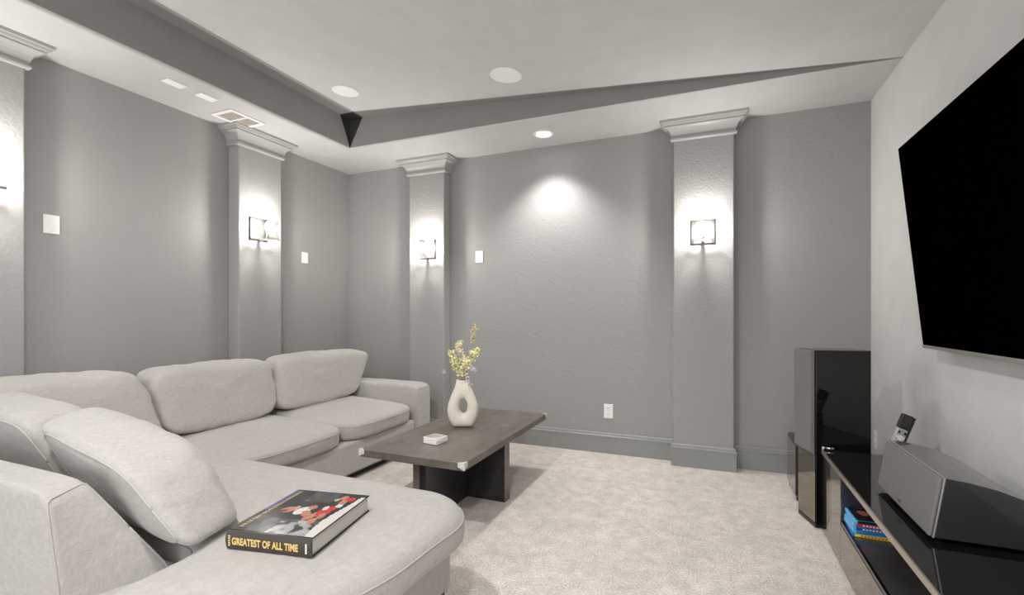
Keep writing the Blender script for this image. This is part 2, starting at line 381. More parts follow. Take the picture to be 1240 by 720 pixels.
# vent and the two small plates in the soffit
v0, v1, w0, w1 = -3.49, -3.262, 2.44, 2.738
t = thing('air_vent', ((v0+v1)/2, (w0+w1)/2, H), 'white rectangular air vent with two louvred openings in the soffit', 'air vent')
for lo, hi in (((v0, w0), (v1, w0+.028)), ((v0, w1-.028), (v1, w1)), ((v0, w0+.028), (v0+.028, w1-.028)), ((v1-.028, w0+.028), (v1, w1-.028)), ((v0+.028, (w0+w1)/2-.008), (v1-.028, (w0+w1)/2+.008))):
    box('frame', (*lo, H-.010), (*hi, H-.0005), M['plastic'], t, .002)
for j in range(2):
    a = w0+.028 if j == 0 else (w0+w1)/2+.008; b = (w0+w1)/2-.008 if j == 0 else w1-.028
    box('backing', (v0+.028, a, H-.0008), (v1-.028, b, H-.0003), M['vent_in'], t)  # beige sheet added so the louvres seem lit from behind
    for i in range(7):
        x = v0+.032+i*(v1-v0-.064)/6
        hexa('louvre', [(x-.009, a, H-.001), (x-.007, a, H-.001), (x-.007, b, H-.001), (x-.009, b, H-.001), (x+.006, a, H-.009), (x+.008, a, H-.009), (x+.008, b, H-.009), (x+.006, b, H-.009)], M['vent_in'], t)
for a, b, lb in ((1.965, 2.09, 'small white rectangular soffit plate farther from the air vent'), (2.18, 2.305, 'small white rectangular soffit plate next to the air vent')):
    t = thing('ceiling_plate', (-3.243, (a+b)/2, H), lb, 'ceiling plate', 'small white plates in the soffit')
    box('plate', (-3.282, a, H-.008), (-3.205, b, H-.0005), M['plastic'], t, .003)
    box('lens', (-3.275, a+.008, H-.0095), (-3.212, b-.008, H-.008), M['speaker_grille_white'], t)

def plate(name, wall, c, z, w, h, label, cat, slots=0, group=None):
    rz = {'left': PI/2, 'back': 0, 'right': -PI/2}[wall]
    loc = {'left': (XL, c, z), 'back': (c, YB, z), 'right': (XR, c, z)}[wall]
    t = thing(name, loc, label, cat, group, rz=rz)
    box('cover_plate', (-w/2, -.006, -h/2), (w/2, 0, h/2), M['plastic'], t, .002, True)
    if slots:
        for s in (-1, 1):
            r = box('socket_face', (-.017, -.0085, s*.026-.017), (.017, -.006, s*.026+.017), M['plastic'], t, .002, True)
            for q in (-.007, .007): box('slot', (q-.0012, -.0092, s*.026-.004), (q+.0012, -.0084, s*.026+.007), M['slot_dark'], r, 0, True)
    else:
        box('rocker', (-.012, -.009, -.026), (.012, -.006, .026), M['plastic'], t, .0015, True)
g = 'white cover plates high on the walls'
plate('wall_plate', 'left', 1.566, 1.731, .077, .112, 'white cover plate on the left wall beside the leftmost pilaster', 'wall plate', group=g)
plate('wall_plate', 'left', 3.49, 1.738, .075, .105, 'small white cover plate on the left wall nearest the room corner', 'wall plate', group=g)
plate('wall_plate', 'back', -2.058, 1.741, .078, .112, 'small white cover plate on the back wall between the pilasters', 'wall plate', group=g)
plate('wall_outlet', 'back', -.82, .361, .078, .122, 'white double socket low on the back wall right of the coffee table', 'wall outlet', 1)
plate('wall_outlet', 'right', 3.985, .332, .078, .122, 'white socket low on the television wall beside the tall speaker', 'wall outlet', 1)

# ================================================================ cushions
def cushion(name, c8, m, parent=None, n=18, p=5.0, crown=.0, wr=.006, seed=0, piping=None, sag=0):
    """soft box: unit cube pushed to a rounded box, mapped trilinearly to the eight given corners (bottom ring, then top ring)"""
    c8 = [Vector(c) for c in c8]
    bm = bmesh.new(); bmesh.ops.create_cube(bm, size=2)
    bmesh.ops.subdivide_edges(bm, edges=bm.edges[:], cuts=n, use_grid_fill=True)
    def tri(u, v, w):
        u, v, w = (u+1)/2, (v+1)/2, (w+1)/2
        b = c8[0]*(1-u)*(1-v)+c8[1]*u*(1-v)+c8[2]*u*v+c8[3]*(1-u)*v
        tt = c8[4]*(1-u)*(1-v)+c8[5]*u*(1-v)+c8[6]*u*v+c8[7]*(1-u)*v
        return b*(1-w)+tt*w
    for vt in bm.verts:
        c = vt.co; l = (abs(c.x)**p+abs(c.y)**p+abs(c.z)**p)**(1/p); q = c/l
        k = 1+crown*(1-abs(q.x)**2.2)*(1-abs(q.y)**2.2)*(1-abs(q.z)**2.2 if crown < 0 else 1)
        cz = q.z*(1+crown*(1-abs(q.x)**2.4)*(1-abs(q.y)**2.4)); cy = q.y*(1+crown*.5*(1-abs(q.x)**2.4)*(1-abs(q.z)**2.4)); cx = q.x*(1+crown*.2*(1-abs(q.y)**2.4)*(1-abs(q.z)**2.4))
        P = tri(cx, cy, cz)
        N = noise.noise(P*5.5+Vector((seed*7.3, 0, 0)))*.9+noise.noise(Vector((P.x*16, P.y*16, P.z*22))+Vector((0, seed*3.1, 0)))*.45
        ctr = tri(0, 0, 0); dr = (P-ctr).normalized()
        vt.co = P+dr*N*wr
    ic = Vector((0, 0, 0))
    r = parent
    while r is not None: ic += Vector(r.location); r = r.parent
    if parent is None: ic = (c8[0]+c8[1]+c8[2]+c8[3])/4
    me = bpy.data.meshes.new(name)
    for vt in bm.verts: vt.co -= ic
    bm.to_mesh(me); bm.free(); me.materials.append(m)
    for f in me.polygons: f.use_smooth = True
    o = bpy.data.objects.new(name, me); COL.objects.link(o)
    if parent is not None: o.parent = parent
    else: o.location = ic
    if piping:
        # seams run round the rounded box at constant unit coordinate
        for ax, s in piping:
            pts = []
            for i in range(65):
                a = 2*PI*i/64; ca, sa = math.cos(a), math.sin(a)
                l = (abs(ca)**p+abs(sa)**p)**(1/p); e = (1-abs(s)**p)**(1/p); u, w = ca/l*e, sa/l*e
                q = {'z': (u, w, s), 'y': (u, s, w), 'x': (s, u, w)}[ax]; q = Vector(q)
                cz = q.z*(1+crown*(1-abs(q.x)**2.4)*(1-abs(q.y)**2.4)); cy = q.y*(1+crown*.5*(1-abs(q.x)**2.4)*(1-abs(q.z)**2.4)); cx = q.x*(1+crown*.2*(1-abs(q.y)**2.4)*(1-abs(q.z)**2.4))
                P = tri(cx, cy, cz)
                N = noise.noise(P*5.5+Vector((seed*7.3, 0, 0)))*.9+noise.noise(Vector((P.x*16, P.y*16, P.z*22))+Vector((0, seed*3.1, 0)))*.45
                dr = (P-tri(0, 0, 0)).normalized(); pts.append(P+dr*(N*wr+.0005)-ic)
            v, f = tube_data(pts, .0032, 6); obj('piping', v, f, M['piping'], o, True, True)
    return o

# ================================================================ sectional sofa
sofa = thing('sectional_sofa', (-2.4, 2.2, 0), 'light grey linen L-shaped sectional sofa with a long chaise end in the left corner', 'sofa')
SX0 = -3.46
base = box('base', (SX0, .80, .055), (-2.36, 3.47, .285), M['sofa'], sofa, .02)
box('chaise_base', (-2.359, .80, .075), (-.985, 1.715, .36), M['sofa'], sofa, .025)
box('underside', (SX0+.04, .86, .03), (-2.39, 3.62, .054), M['under'], sofa)
box('underside', (-2.38, .86, .045), (-1.03, 1.67, .074), M['under'], sofa)
for x, y in ((-1.03, 1.665), (-1.03, .86), (-2.42, 3.60), (-3.40, 3.60), (-3.40, .88), (-2.42, 2.4)):
    box('foot', (x-.025, y-.025, 0), (x+.025, y+.025, .05 if x < -2 else .074), M['foot'], sofa, .004)
def soft_box(name, c8, parent, n=14, p=14, wr=.003, seed=0, crown=.02, piping=None): return cushion(name, c8, M['sofa'], parent, n, p, crown, wr, seed, piping)
def rect8(x0, x1, y0, y1, z0, z1): return [(x0,y0,z0),(x1,y0,z0),(x1,y1,z0),(x0,y1,z0),(x0,y0,z1),(x1,y0,z1),(x1,y1,z1),(x0,y1,z1)]
soft_box('arm', rect8(SX0, -2.345, 3.475, 3.705, .05, .583), sofa, seed=3, p=12, crown=.012, piping=[('x', .985)])
soft_box('backrest', rect8(SX0, SX0+.17, .80, 3.50, .26, .66), sofa, seed=4)
# near backrest: upright outside, sloping inside, thin at the top, its end panel widening to the seat
soft_box('backrest', [(SX0, .76, .06), (-1.69, .77, .06), (-1.62, 1.03, .36), (SX0, 1.03, .36),
                      (SX0, .735, .685), (-1.735, .732, .692), (-1.765, .835, .700), (SX0, .835, .70)], sofa, seed=5, p=22, n=22, crown=.008, wr=.004, piping=[('x', .992)])
SEAT1 = cushion('seat_cushion', [(-3.27, 1.80, .27), (-2.34, 1.80, .27), (-2.34, 2.63, .27), (-3.27, 2.62, .27), (-3.27, 1.80, .455), (-2.33, 1.80, .425), (-2.33, 2.63, .425), (-3.27, 2.62, .465)], M['sofa'], sofa, 20, 6, .11, .009, 1, [('z', .45)])
SEAT2 = cushion('seat_cushion', [(-3.27, 2.64, .27), (-2.34, 2.645, .27), (-2.34, 3.465, .27), (-3.27, 3.46, .27), (-3.27, 2.64, .47), (-2.33, 2.65, .43), (-2.33, 3.465, .43), (-3.27, 3.46, .48)], M['sofa'], sofa, 20, 6, .11, .009, 2, [('z', .45)])

def fillet(pts):
    """polygon with a radius per corner -> dense outline"""
    out = []; n = len(pts)
    for i in range(n):
        p = Vector(pts[i][:2]); a = Vector(pts[i-1][:2]); b = Vector(pts[(i+1) % n][:2]); r = pts[i][2]
        da, db = (a-p).normalized(), (b-p).normalized(); ang = da.angle(db); k = r/math.tan(ang/2)
        s0, s1 = p+da*k, p+db*k; c = p+(da+db).normalized()*(r/math.sin(ang/2))
        a0 = math.atan2(*(s0-c).yx); a1 = math.atan2(*(s1-c).yx); d = (a1-a0+PI) % (2*PI)-PI
        m_ = max(3, int(abs(d)*max(r, .05)/.022))
        for q in range(m_+1): out.append(c+Vector((math.cos(a0+d*q/m_), math.sin(a0+d*q/m_)))*r)
    res = []
    for i, p in enumerate(out):
        q = out[(i+1) % len(out)]; m_ = max(1, int((q-p).length/.045))
        for t_ in range(m_): res.append(p.lerp(q, t_/m_))
    return res
def chaise_cushion():
    from mathutils.geometry import delaunay_2d_cdt
    out = fillet([(-3.25, 1.775, .1), (-3.25, 1.045, .1), (-1.535, 1.045, .09), (-1.52, .66, .10), (-1.03, .66, .22), (-.875, 1.15, .7), (-.825, 1.765, .27), (-1.5, 1.775, .5)])
    n = len(out); nor = []
    for i in range(n):
        d = (out[(i+1) % n]-out[i-1]).normalized(); nor.append(Vector((-d.y, d.x)))
    prof = [(.07, .330), (.035, .331), (.016, .338), (.004, .352), (0, .372), (.001, .395), (.006, .416), (.018, .434), (.036, .446), (.06, .453), (.08, .456)]
    v, f = [], []
    def wob(x, y, z): return noise.noise(Vector((x*5, y*5, z*8)))*.006
    for ins, z in prof:
        for i in range(n):
            P = out[i]+nor[i]*ins; w = wob(P.x, P.y, z)
            v.append((P.x+nor[i].x*w, P.y+nor[i].y*w, z+w*.7))
    L = len(prof)
    for j in range(L-1):
        for i in range(n): f.append((j*n+i, j*n+(i+1) % n, (j+1)*n+(i+1) % n, (j+1)*n+i))
    f.append(tuple(range(n-1, -1, -1)))
    ring = [Vector(v[(L-1)*n+i][:2]) for i in range(n)]
    def inside(x, y):
        c = False
        for i in range(n):
            a, b = ring[i], ring[i-1]
            if (a.y > y) != (b.y > y) and x < (b.x-a.x)*(y-a.y)/(b.y-a.y)+a.x: c = not c
        return c
    inner = []
    x = -3.2
    while x < -.8:
        y = .7
        while y < 1.75:
            if inside(x, y):
                d = min((r-Vector((x, y))).length for r in ring)
                if d > .025: inner.append((x, y, d))
            y += .05
        x += .05
    pts = ring+[Vector(p[:2]) for p in inner]
    vo, eo, fo, ov, oe, of = delaunay_2d_cdt(pts, [(i, (i+1) % n) for i in range(n)], [], 1, 1e-5)
    mp = {}
    for k, src in enumerate(ov):
        s0 = src[0] if src else None
        if s0 is not None and s0 < n: mp[k] = (L-1)*n+s0
        else:
            x, y = vo[k]; d = inner[s0-n][2] if s0 is not None else .1
            mp[k] = len(v); v.append((x, y, .456+.010*(1-math.exp(-d/.12))+wob(x, y, .456)*.7))
    for t_ in fo: f.append(tuple(mp[k] for k in t_))
    o = fix(obj('chaise_cushion', v, f, M['sofa'], sofa, True))
    ic = Vector(sofa.location); pp = []
    for i in list(range(n))+[0]:
        P = out[i]+nor[i]*.004; w = wob(P.x, P.y, .414); pp.append(Vector((P.x+nor[i].x*w, P.y+nor[i].y*w, .414+w*.7))-ic)
    vv, ff = tube_data(pp, .0032, 6); obj('piping', vv, ff, M['piping'], o, True, True)
chaise_cushion()

# loose cushions along the left wall: bottom ring then top ring (back-left ... )
def back_cushion(yb0, yb1, yt0, yt1, xt0, xt1, zt, label, seed, xb=-2.93, zb=.47):
    # u along y, v from back (wall side) to front, w up
    th = .20
    c = [(xb-.22, yb0, zb-.01), (xb-.22, yb1, zb-.01), (xb, yb1, zb), (xb, yb0, zb),
         (xt0-th, yt0, zt), (xt1-th, yt1, zt), (xt1+.02, yt1, zt-.015), (xt0+.02, yt0, zt-.015)]
    o = cushion('back_cushion', c, M['sofa'], None, 22, 7.0, .085, .017, seed)
    return tag(o, label, 'cushion', 'loose back cushions on the sofa')
back_cushion(2.60, 3.44, 2.68, 3.66, -3.07, -2.98, .865, 'light linen back cushion beside the sofa arm, farthest from the camera', 11, zb=.478)
back_cushion(1.82, 2.58, 1.77, 2.655, -3.08, -3.08, .862, 'light linen back cushion in the middle of the wall-side row', 12, zb=.47)
back_cushion(1.06, 1.80, 1.00, 1.74, -3.10, -3.08, .872, 'light linen back cushion in the sofa corner behind the near pillows', 13, zb=.475)
# the two near cushions leaning on the near backrest
c = [(-2.12, 1.03, .470), (-1.44, .955, .465), (-1.50, 1.20, .465), (-2.16, 1.28, .472),
     (-2.26, .90, .815), (-1.67, .885, .715), (-1.66, 1.13, .755), (-2.30, 1.13, .850)]
o = cushion('back_cushion', c, M['sofa'], None, 26, 7.0, .14, .012, 21, [('y', -.93), ('y', .93)])
tag(o, 'large light linen cushion slumped against the near backrest, nearest the book', 'cushion', 'loose back cushions on the sofa')
c = [(-2.84, 1.04, .472), (-2.20, 1.04, .472), (-2.20, 1.26, .472), (-2.84, 1.28, .472),
     (-2.90, .91, .83), (-2.33, .91, .80), (-2.35, 1.12, .83), (-2.92, 1.13, .86)]
o = cushion('back_cushion', c, M['sofa'], None, 22, 7.0, .11, .011, 22, [('y', -.93), ('y', .93)])
tag(o, 'light linen cushion at the left frame edge, leaning behind the near backrest', 'cushion', 'loose back cushions on the sofa')

# ================================================================ coffee table
tbl = thing('coffee_table', (-1.53, 2.86, 0), 'low rectangular grey brown wooden coffee table on a dark crossed-panel base', 'table')
TX0, TX1, TY0, TY1, TZ = -1.868, -1.188, 2.19, 3.53, .42
box('table_top', (TX0, TY0, .378), (TX1, TY1, TZ), M['wood'], tbl, .003)
box('base_panel', (-1.56, 2.28, .001), (-1.48, 3.44, .378), M['woodleg'], tbl, .002)
box('base_panel', (-1.479, 2.775, .001), (-1.215, 2.85, .378), M['woodleg'], tbl, .002)
box('base_panel', (-1.84, 2.775, .001), (-1.561, 2.85, .378), M['woodleg'], tbl, .002)
box('edge_strip', (-1.562, 2.277, .001), (-1.52, 2.28, .377), M['wood'], tbl)
box('edge_strip', (-1.2148, 2.775, .001), (-1.212, 2.85, .377), M['wood'], tbl)
for x, y, sx, sy in ((TX0, TY0, 1, 1), (TX1, TY0, -1, 1), (TX1, TY1, -1, -1), (TX0, TY1, 1, -1)):
    a, b = .036, .003
    vs, fs = [], []
    zt = TZ+.002; zb = .378
    P = [(x-sx*b, y-sy*b), (x+sx*a, y-sy*b), (x-sx*b, y+sy*a), (x+sx*a*.35, y+sy*a*.35)]
    top = [(P[0][0], P[0][1], zt), (P[1][0], P[1][1], zt), (P[3][0], P[3][1], zt), (P[2][0], P[2][1], zt)]
    bot = [(P[0][0], P[0][1], zb+.004), (P[1][0], P[1][1], zb+.02), (P[3][0], P[3][1], TZ), (P[2][0], P[2][1], zb+.02)]
    fix(obj('corner_guard', bot+top, BF, M['clear'], tbl))

# coasters: a small stack of picture coasters
for i in range(4):
    z0 = TZ+.001+i*.0088; a = math.radians(-10+(-1)**i*2)
    lb = ['white edged coaster at the bottom of the stack', 'white edged coaster second from the bottom of the stack', 'white edged coaster just under the picture coaster', 'coaster with a small faded picture on top of the stack'][i]
    t = thing('coaster', (-1.545+random.uniform(-.002, .002), 2.49+random.uniform(-.002, .002), z0), lb+' on the coffee table', 'coaster', 'stack of coasters on the coffee table', rz=a)
    box('board', (-.052, -.052, 0), (.052, .052, .0078), M['plastic'], t, .0015, True)
    if i == 3:
        box('picture', (-.043, -.043, .0078), (.043, .043, .0084), mat('faded coaster picture', (.50, .38, .33), .3, vary=(30, .5, 3)), t, 0, True)

# ---------------------------------------------------------------- vase: flat oval body with a hole through it
def vase():
    cx, cy, z0 = -1.585, 2.905, TZ+.001
    t = thing('vase', (cx, cy, z0), 'matte cream donut-shaped vase with an oval hole, on the coffee table', 'vase', rz=math.radians(24))
    Ht = .318
    half = [(0, .058), (.006, .066), (.03, .083), (.07, .100), (.11, .107), (.15, .103), (.19, .090), (.23, .074), (.27, .056), (.30, .048), (Ht, .045)]
    def hw(z):
        for (a, b), (c_, d) in zip(half, half[1:]):
            if a <= z <= c_:
                u = (z-a)/(c_-a); return b+(d-b)*u
        return half[-1][1]
    hc = (.004, .142); N, K = 72, 20
    v, f = [], []
    for i in range(N):
        a = 2*PI*i/N; dx, dz = math.cos(a), math.sin(a)
        # march outwards from the hole centre to the outline
        lo, hi = 0, .4
        for _ in range(30):
            m_ = (lo+hi)/2; X, Z = hc[0]+dx*m_, hc[1]+dz*m_
            if 0 <= Z <= Ht and abs(X) <= hw(Z): lo = m_
            else: hi = m_
        ro = lo
        ri = 1/math.sqrt((dx/.028)**2+(dz/.05)**2)
        for k in range(K):
            b = 2*PI*k/K; c_ = math.cos(b); s_ = math.sin(b)
            cc = math.copysign(abs(c_)**.9, c_); ss = math.copysign(abs(s_)**.75, s_)
            r = (ro+ri)/2+(ro-ri)/2*cc; Z = hc[1]+dz*r
            dep = .048*(1-.25*max(0, Z/Ht-.3))
            v.append((hc[0]+dx*r, ss*dep, Z))
    for i in range(N):
        for k in range(K): f.append((i*K+k, ((i+1) % N)*K+k, ((i+1) % N)*K+(k+1) % K, i*K+(k+1) % K))
    fix(obj('body', v, f, M['vase'], t, True, True))
    n = 28; v, f = [], []
    for rx, ry, z in ((.043, .034, Ht-.02), (.045, .036, Ht-.004), (.045, .036, Ht+.003), (.039, .030, Ht+.003), (.037, .028, Ht-.02)):
        for i in range(n): v.append((rx*math.cos(2*PI*i/n), ry*math.sin(2*PI*i/n), z))
    for j in range(4):
        for i in range(n): f.append((j*n+i, j*n+(i+1) % n, (j+1)*n+(i+1) % n, (j+1)*n+i))
    obj('neck', v, f, M['vase'], t, True, True)
    obj('opening_shade', [(.038*math.cos(2*PI*i/n), .029*math.sin(2*PI*i/n), Ht+.001) for i in range(n)], [tuple(range(n))], M['vase_shade'], t, False, True)  # dark disc over the closed neck stands for the shade inside
    return cx, cy, z0+Ht
vx, vy, vz = vase()

def petals(center, r, count, size, rnd):
    v, f = [], []
    for _ in range(count):
        d = Vector((rnd.gauss(0, 1), rnd.gauss(0, 1), rnd.gauss(0, 1))).normalized(); p = Vector(center)+d*r*rnd.uniform(.5, 1)
        n = (d+Vector((rnd.uniform(-.6, .6), rnd.uniform(-.6, .6), rnd.uniform(-.2, .9)))).normalized(); u = n.orthogonal().normalized(); u.rotate(Matrix.Rotation(rnd.uniform(0, 6.28), 3, n)); w = n.cross(u)
        s = size*rnd.uniform(.7, 1.3); k = len(v)
        v += [p-u*s*.1, p+w*s*.45+n*s*.22+u*s*.3, p+u*s*1.0+n*s*.3, p-w*s*.45+n*s*.22+u*s*.3, p+u*s*.45+n*s*.02]
        f += [(k, k+1, k+4), (k+1, k+2, k+4), (k+2, k+3, k+4), (k+3, k, k+4)]
    return v, f
R3 = Vector((math.cos(YAW), math.sin(YAW), 0)); D3 = Vector((-math.sin(YAW), math.cos(YAW), 0))
def sprig(side, depth, hgt, mname, label, clusters, psize, lower=.35, bend=0, cnt=16):
    rnd = random.Random(int(abs(side*1000)+hgt*999+depth*77))
    root = Vector((vx+side*.12, vy, vz-.016))
    t = thing('flower_sprig', root, label, 'flower', 'dried flower sprigs in the cream vase')
    tip = R3*side+Vector((0, 1, 0))*depth+Vector((0, 0, hgt)); pts = []
    for i in range(9):
        s = i/8; pts.append(tip*s+R3*(-bend*math.sin(s*PI))+Vector((0, 0, .03*math.sin(s*PI) if hgt > .1 else .06*math.sin(s*PI))))
    tube('stem', pts, [.0022*(1-.5*i/8) for i in range(9)], M['stem'], t, 6, True)
    for c in range(clusters):
        s = lower+(1-lower)*(c/(max(1, clusters-1))); i = min(7, int(s*8)); p = pts[i].lerp(pts[i+1], s*8-i) if s < 1 else pts[8]
        off = Vector((rnd.uniform(-1, 1), rnd.uniform(-1, 1), rnd.uniform(-.3, .8)))*.017
        if psize > .009:
            q = p+off
            v, f = tube_data([p, q], .001, 5); obj('twig', v, f, M['stem'], t, True, True)
            p = q
        v, f = petals(p, psize*1.25, cnt, psize, rnd); o = obj('blossom', v, f, M[mname if c % 3 else ('creampetal' if mname == 'yellowleaf' else mname)], t, False, True)
    return t
sprig(-.085, -.01, .20, 'yellowleaf', 'yellow green sprig leaning left out of the vase', 9, .017, .4, -.01, 24)
sprig(-.022, .01, .265, 'creampetal', 'upright cream blossom sprig in the middle of the vase', 11, .016, .25, 0, 24)
sprig(.066, .02, .385, 'beigebud', 'tallest bare sprig with small beige buds, leaning right', 10, .012, .66, -.015, 16)
sprig(.095, -.01, .215, 'yellowleaf', 'yellow green sprig leaning right out of the vase', 9, .017, .4, .015, 24)
sprig(.035, -.03, .125, 'yellowleaf', 'short yellow green sprig low on the right of the vase', 7, .016, .35, .0, 24)
sprig(-.03, -.03, .13, 'yellowleaf', 'short yellow green sprig low on the left of the vase', 7, .016, .35, .0, 24)
sprig(-.11, -.02, .075, 'whitepetal', 'small pale flower sticking out at the left of the vase', 2, .010, .9, 0, 14)
sprig(.06, -.055, -.005, 'whitepetal', 'pale flower drooping over the right rim of the vase', 3, .011, .8, 0, 14)
sprig(.07, -.02, .085, 'whitepetal', 'pale lilac flower just above the right rim of the vase', 3, .012, .8, 0, 14)

# ---------------------------------------------------------------- the big book on the chaise
def book():
    P0 = Vector((-1.400, 1.031, 0)); P1 = Vector((-1.108, 1.087, 0)); w = (P1-P0).length; ux = (P1-P0).normalized(); rz = math.atan2(ux.y, ux.x)
    Lb, hb = .352, .058
    t = thing('book', (P0.x, P0.y, .4655), 'thick hardback sports book with black pictorial cover lying on the chaise', 'book', rz=rz)
    # pages: spine along local x (length w), fore side at +x end is the page edge seen, body runs along +y
    box('page_block', (.008, .012, .004), (w-.006, Lb-.006, hb-.004), M['paper'], t, 0, True)
    for i in range(6):
        z = .010+i*.0075
        box('page_edge', (w-.0065, .014, z), (w-.0052, Lb-.010, z+.0008), M['silver'], t, 0, True)['kind'] = 'stuff'
    box('back_cover', (0, .004, 0), (w, Lb, .0035), M['bookjacket'], t, .001, True)
    box('front_cover', (0, .004, hb-.0035), (w, Lb, hb), M['bookjacket'], t, .001, True)
    prof = [(.006, 0)]+[(-.006*math.sin(PI*i/8)+.002, hb*i/8) for i in range(9)]+[(.006, hb)]
    sp = prism('spine', prof, 'x', 0, w, M['bookdark'], t, True)
    def text(s, size, loc, rot, m, parent, ext=.0003, sx=1.0, off=0):
        cu = bpy.data.curves.new('lettering', 'FONT'); cu.body = s; cu.size = size; cu.extrude = ext; cu.align_x = 'CENTER'; cu.align_y = 'CENTER'; cu.offset = off; cu.space_character = 1.05
        tmp = bpy.data.objects.new('tmp', cu); COL.objects.link(tmp); bpy.context.view_layer.update()
        me = bpy.data.meshes.new_from_object(tmp); bpy.data.objects.remove(tmp); me.materials.clear(); me.materials.append(m)
        o = bpy.data.objects.new('lettering', me); COL.objects.link(o); o.parent = parent; o.location = loc; o.rotation_euler = rot; o.scale = (sx, 1, 1); return o
    text('GREATEST OF ALL TIME', .0295, (w*.47, -.0048, hb*.47), (PI/2, 0, 0), M['gold'], sp, sx=.71, off=.0012)
    for i in range(6): box('print_mark', (w-.018, -.0046, .014+i*.005), (w-.012, -.0034, .0178+i*.005), M['white_print'], sp, 0, True)
    for i in range(5): box('print_mark', (.010, -.0040, .012+i*.007), (.017, -.0030, .0165+i*.007), M['gold'], sp, 0, True)
    # printed picture on the front cover: print and painted-in glare as a colour grid
    NU, NV = 90, 104
    rnd = random.Random(5)
    def blob(u, v, cu, cv, ru, rv, a=0):
        du, dv = u-cu, v-cv; x = du*math.cos(a)+dv*math.sin(a); y = -du*math.sin(a)+dv*math.cos(a); return (x/ru)**2+(y/rv)**2 < 1+.35*noise.noise(Vector((u*14, v*14, cu*9)))
    dark, skin, red, white, grey, blue, brown = (.018, .018, .018), (.45, .19, .13), (.55, .035, .03), (.62, .60, .57), (.15, .145, .14), (.10, .10, .28), (.16, .055, .04)
    def col(u, v):
        n = noise.noise(Vector((u*9, v*9, 3)))
        c = (.028+.02*n,)*3
        if v > .72 and .30 < u < .66: c = (.07+.03*n,)*3
        if v < .30: k = max(0, .5+n)*.10*(1-abs(u-.6)); c = (.03+k,)*3  # grey glare by the spine, painted into the print
        if v < .24 and .42 < u < .92 and n > -.12: c = (.30+.2*n,)*3  # brighter patch of the same painted glare
        for b, cc in (((.30, .50, .10, .070, .5), skin), ((.25, .46, .05, .035, .2), brown), ((.36, .55, .035, .05, .2), (.5, .28, .22)),
                      ((.47, .50, .085, .10, -.5), white), ((.54, .59, .05, .05, 0), skin), ((.57, .44, .09, .05, -.8), skin), ((.63, .38, .035, .03, 0), brown),
                      ((.66, .40, .05, .11, -.3), skin), ((.72, .50, .06, .10, .3), red), ((.70, .60, .035, .05, 0), white), ((.77, .42, .04, .07, 0), skin), ((.74, .30, .05, .06, .4), skin),
                      ((.78, .58, .05, .09, .2), red), ((.82, .68, .04, .05, 0), white), ((.80, .78, .05, .06, .2), skin), ((.86, .86, .05, .06, 0), red), ((.75, .88, .05, .06, .5), skin), ((.69, .82, .03, .04, 0), (.5, .4, .36)),
                      ((.66, .26, .06, .03, 0), (.42, .38, .34)), ((.84, .50, .02, .10, .1), dark), ((.62, .50, .02, .05, .2), dark)):
            if blob(u, v, *b): c = tuple(x*(1+.5*noise.noise(Vector((u*40, v*40, 1)))) for x in cc)
        if u > .90-.04*math.sin(v*5) and v < .93: c = white
        if u < .045 and v > .45: c = blue
        return c
    v, f, cols = [], [], []
    for j in range(NV+1):
        for i in range(NU+1): v.append((.002+(w-.004)*i/NU, .010+(Lb-.014)*j/NV, hb+.0004))
    for j in range(NV):
        for i in range(NU):
            a = j*(NU+1)+i; f.append((a, a+1, a+NU+2, a+NU+1)); cols.append(col((i+.5)/NU, (j+.5)/NV))
    pic = obj('cover_picture', v, f, M['bookjacket'], t, False, True)
    at = pic.data.color_attributes.new('print', 'FLOAT_COLOR', 'CORNER')
    for k, c in enumerate(cols):
        for q in range(4): at.data[k*4+q].color = (*c, 1)
    m = bpy.data.materials.new('jacket print with painted glare'); m.use_nodes = True; nt = m.node_tree; vc = nt.nodes.new('ShaderNodeVertexColor'); vc.layer_name = 'print'
    b = nt.nodes['Principled BSDF']; b.inputs['Roughness'].default_value = .16; nt.links.new(vc.outputs['Color'], b.inputs['Base Color'])
    pic.data.materials.clear(); pic.data.materials.append(m)
    # worn, unreadable gold title strokes along the cover edge
    tv, tf = [], []
    y = .03
    while y < Lb-.02:
        h = rnd.uniform(.005, .008)
        for k in range(2):
            x0 = .020+k*.007; x1 = x0+rnd.uniform(.004, .0065); a = len(tv)
            tv += [(x0, y, hb+.0008), (x1, y, hb+.0008), (x1, y+h*.55, hb+.0008), (x0, y+h*.55, hb+.0008)]; tf.append((a, a+1, a+2, a+3))
        y += h+(.004 if rnd.random() < .2 else .0015)
    o = obj('cover_title', tv, tf, M['gold'], t, False, True); o['kind'] = 'stuff'
book()

# ================================================================ media console on the right
con = thing('media_console', (.79, 2.15, 0), 'long low black gloss media console with champagne top edge under the television', 'console')
KX0, KX1, KY0, KY1, KT = .560, 1.005, 1.10, 3.09, .450
box('top', (KX0+.004, KY0, KT-.022), (KX1, KY1, KT), M['gloss_top'], con, .001)
box('edge_trim', (KX0-.004, KY0, KT-.022), (KX0+.0035, KY1, KT+.0005), M['champagne'], con, .001)
box('back_panel', (KX1-.015, KY0+.02, .03), (KX1-.001, KY1-.02, KT-.023), M['charcoal'], con)
box('bottom_panel', (KX0+.02, KY0+.02, .02), (KX1-.016, KY1-.02, .038), M['charcoal'], con)
box('side_panel', (KX0+.002, KY1-.02, .012), (KX1-.001, KY1, KT-.0225), M['black_gloss'], con)
box('side_panel', (KX0+.002, KY0, .012), (KX1-.001, KY0+.02, KT-.0225), M['black_gloss'], con)
OY1, OY0 = 2.675, 1.56
for y in (OY1, OY0-.018): box('divider', (KX0+.004, y, .04), (KX1-.016, y+.018, KT-.0225), M['dark_in'], con)
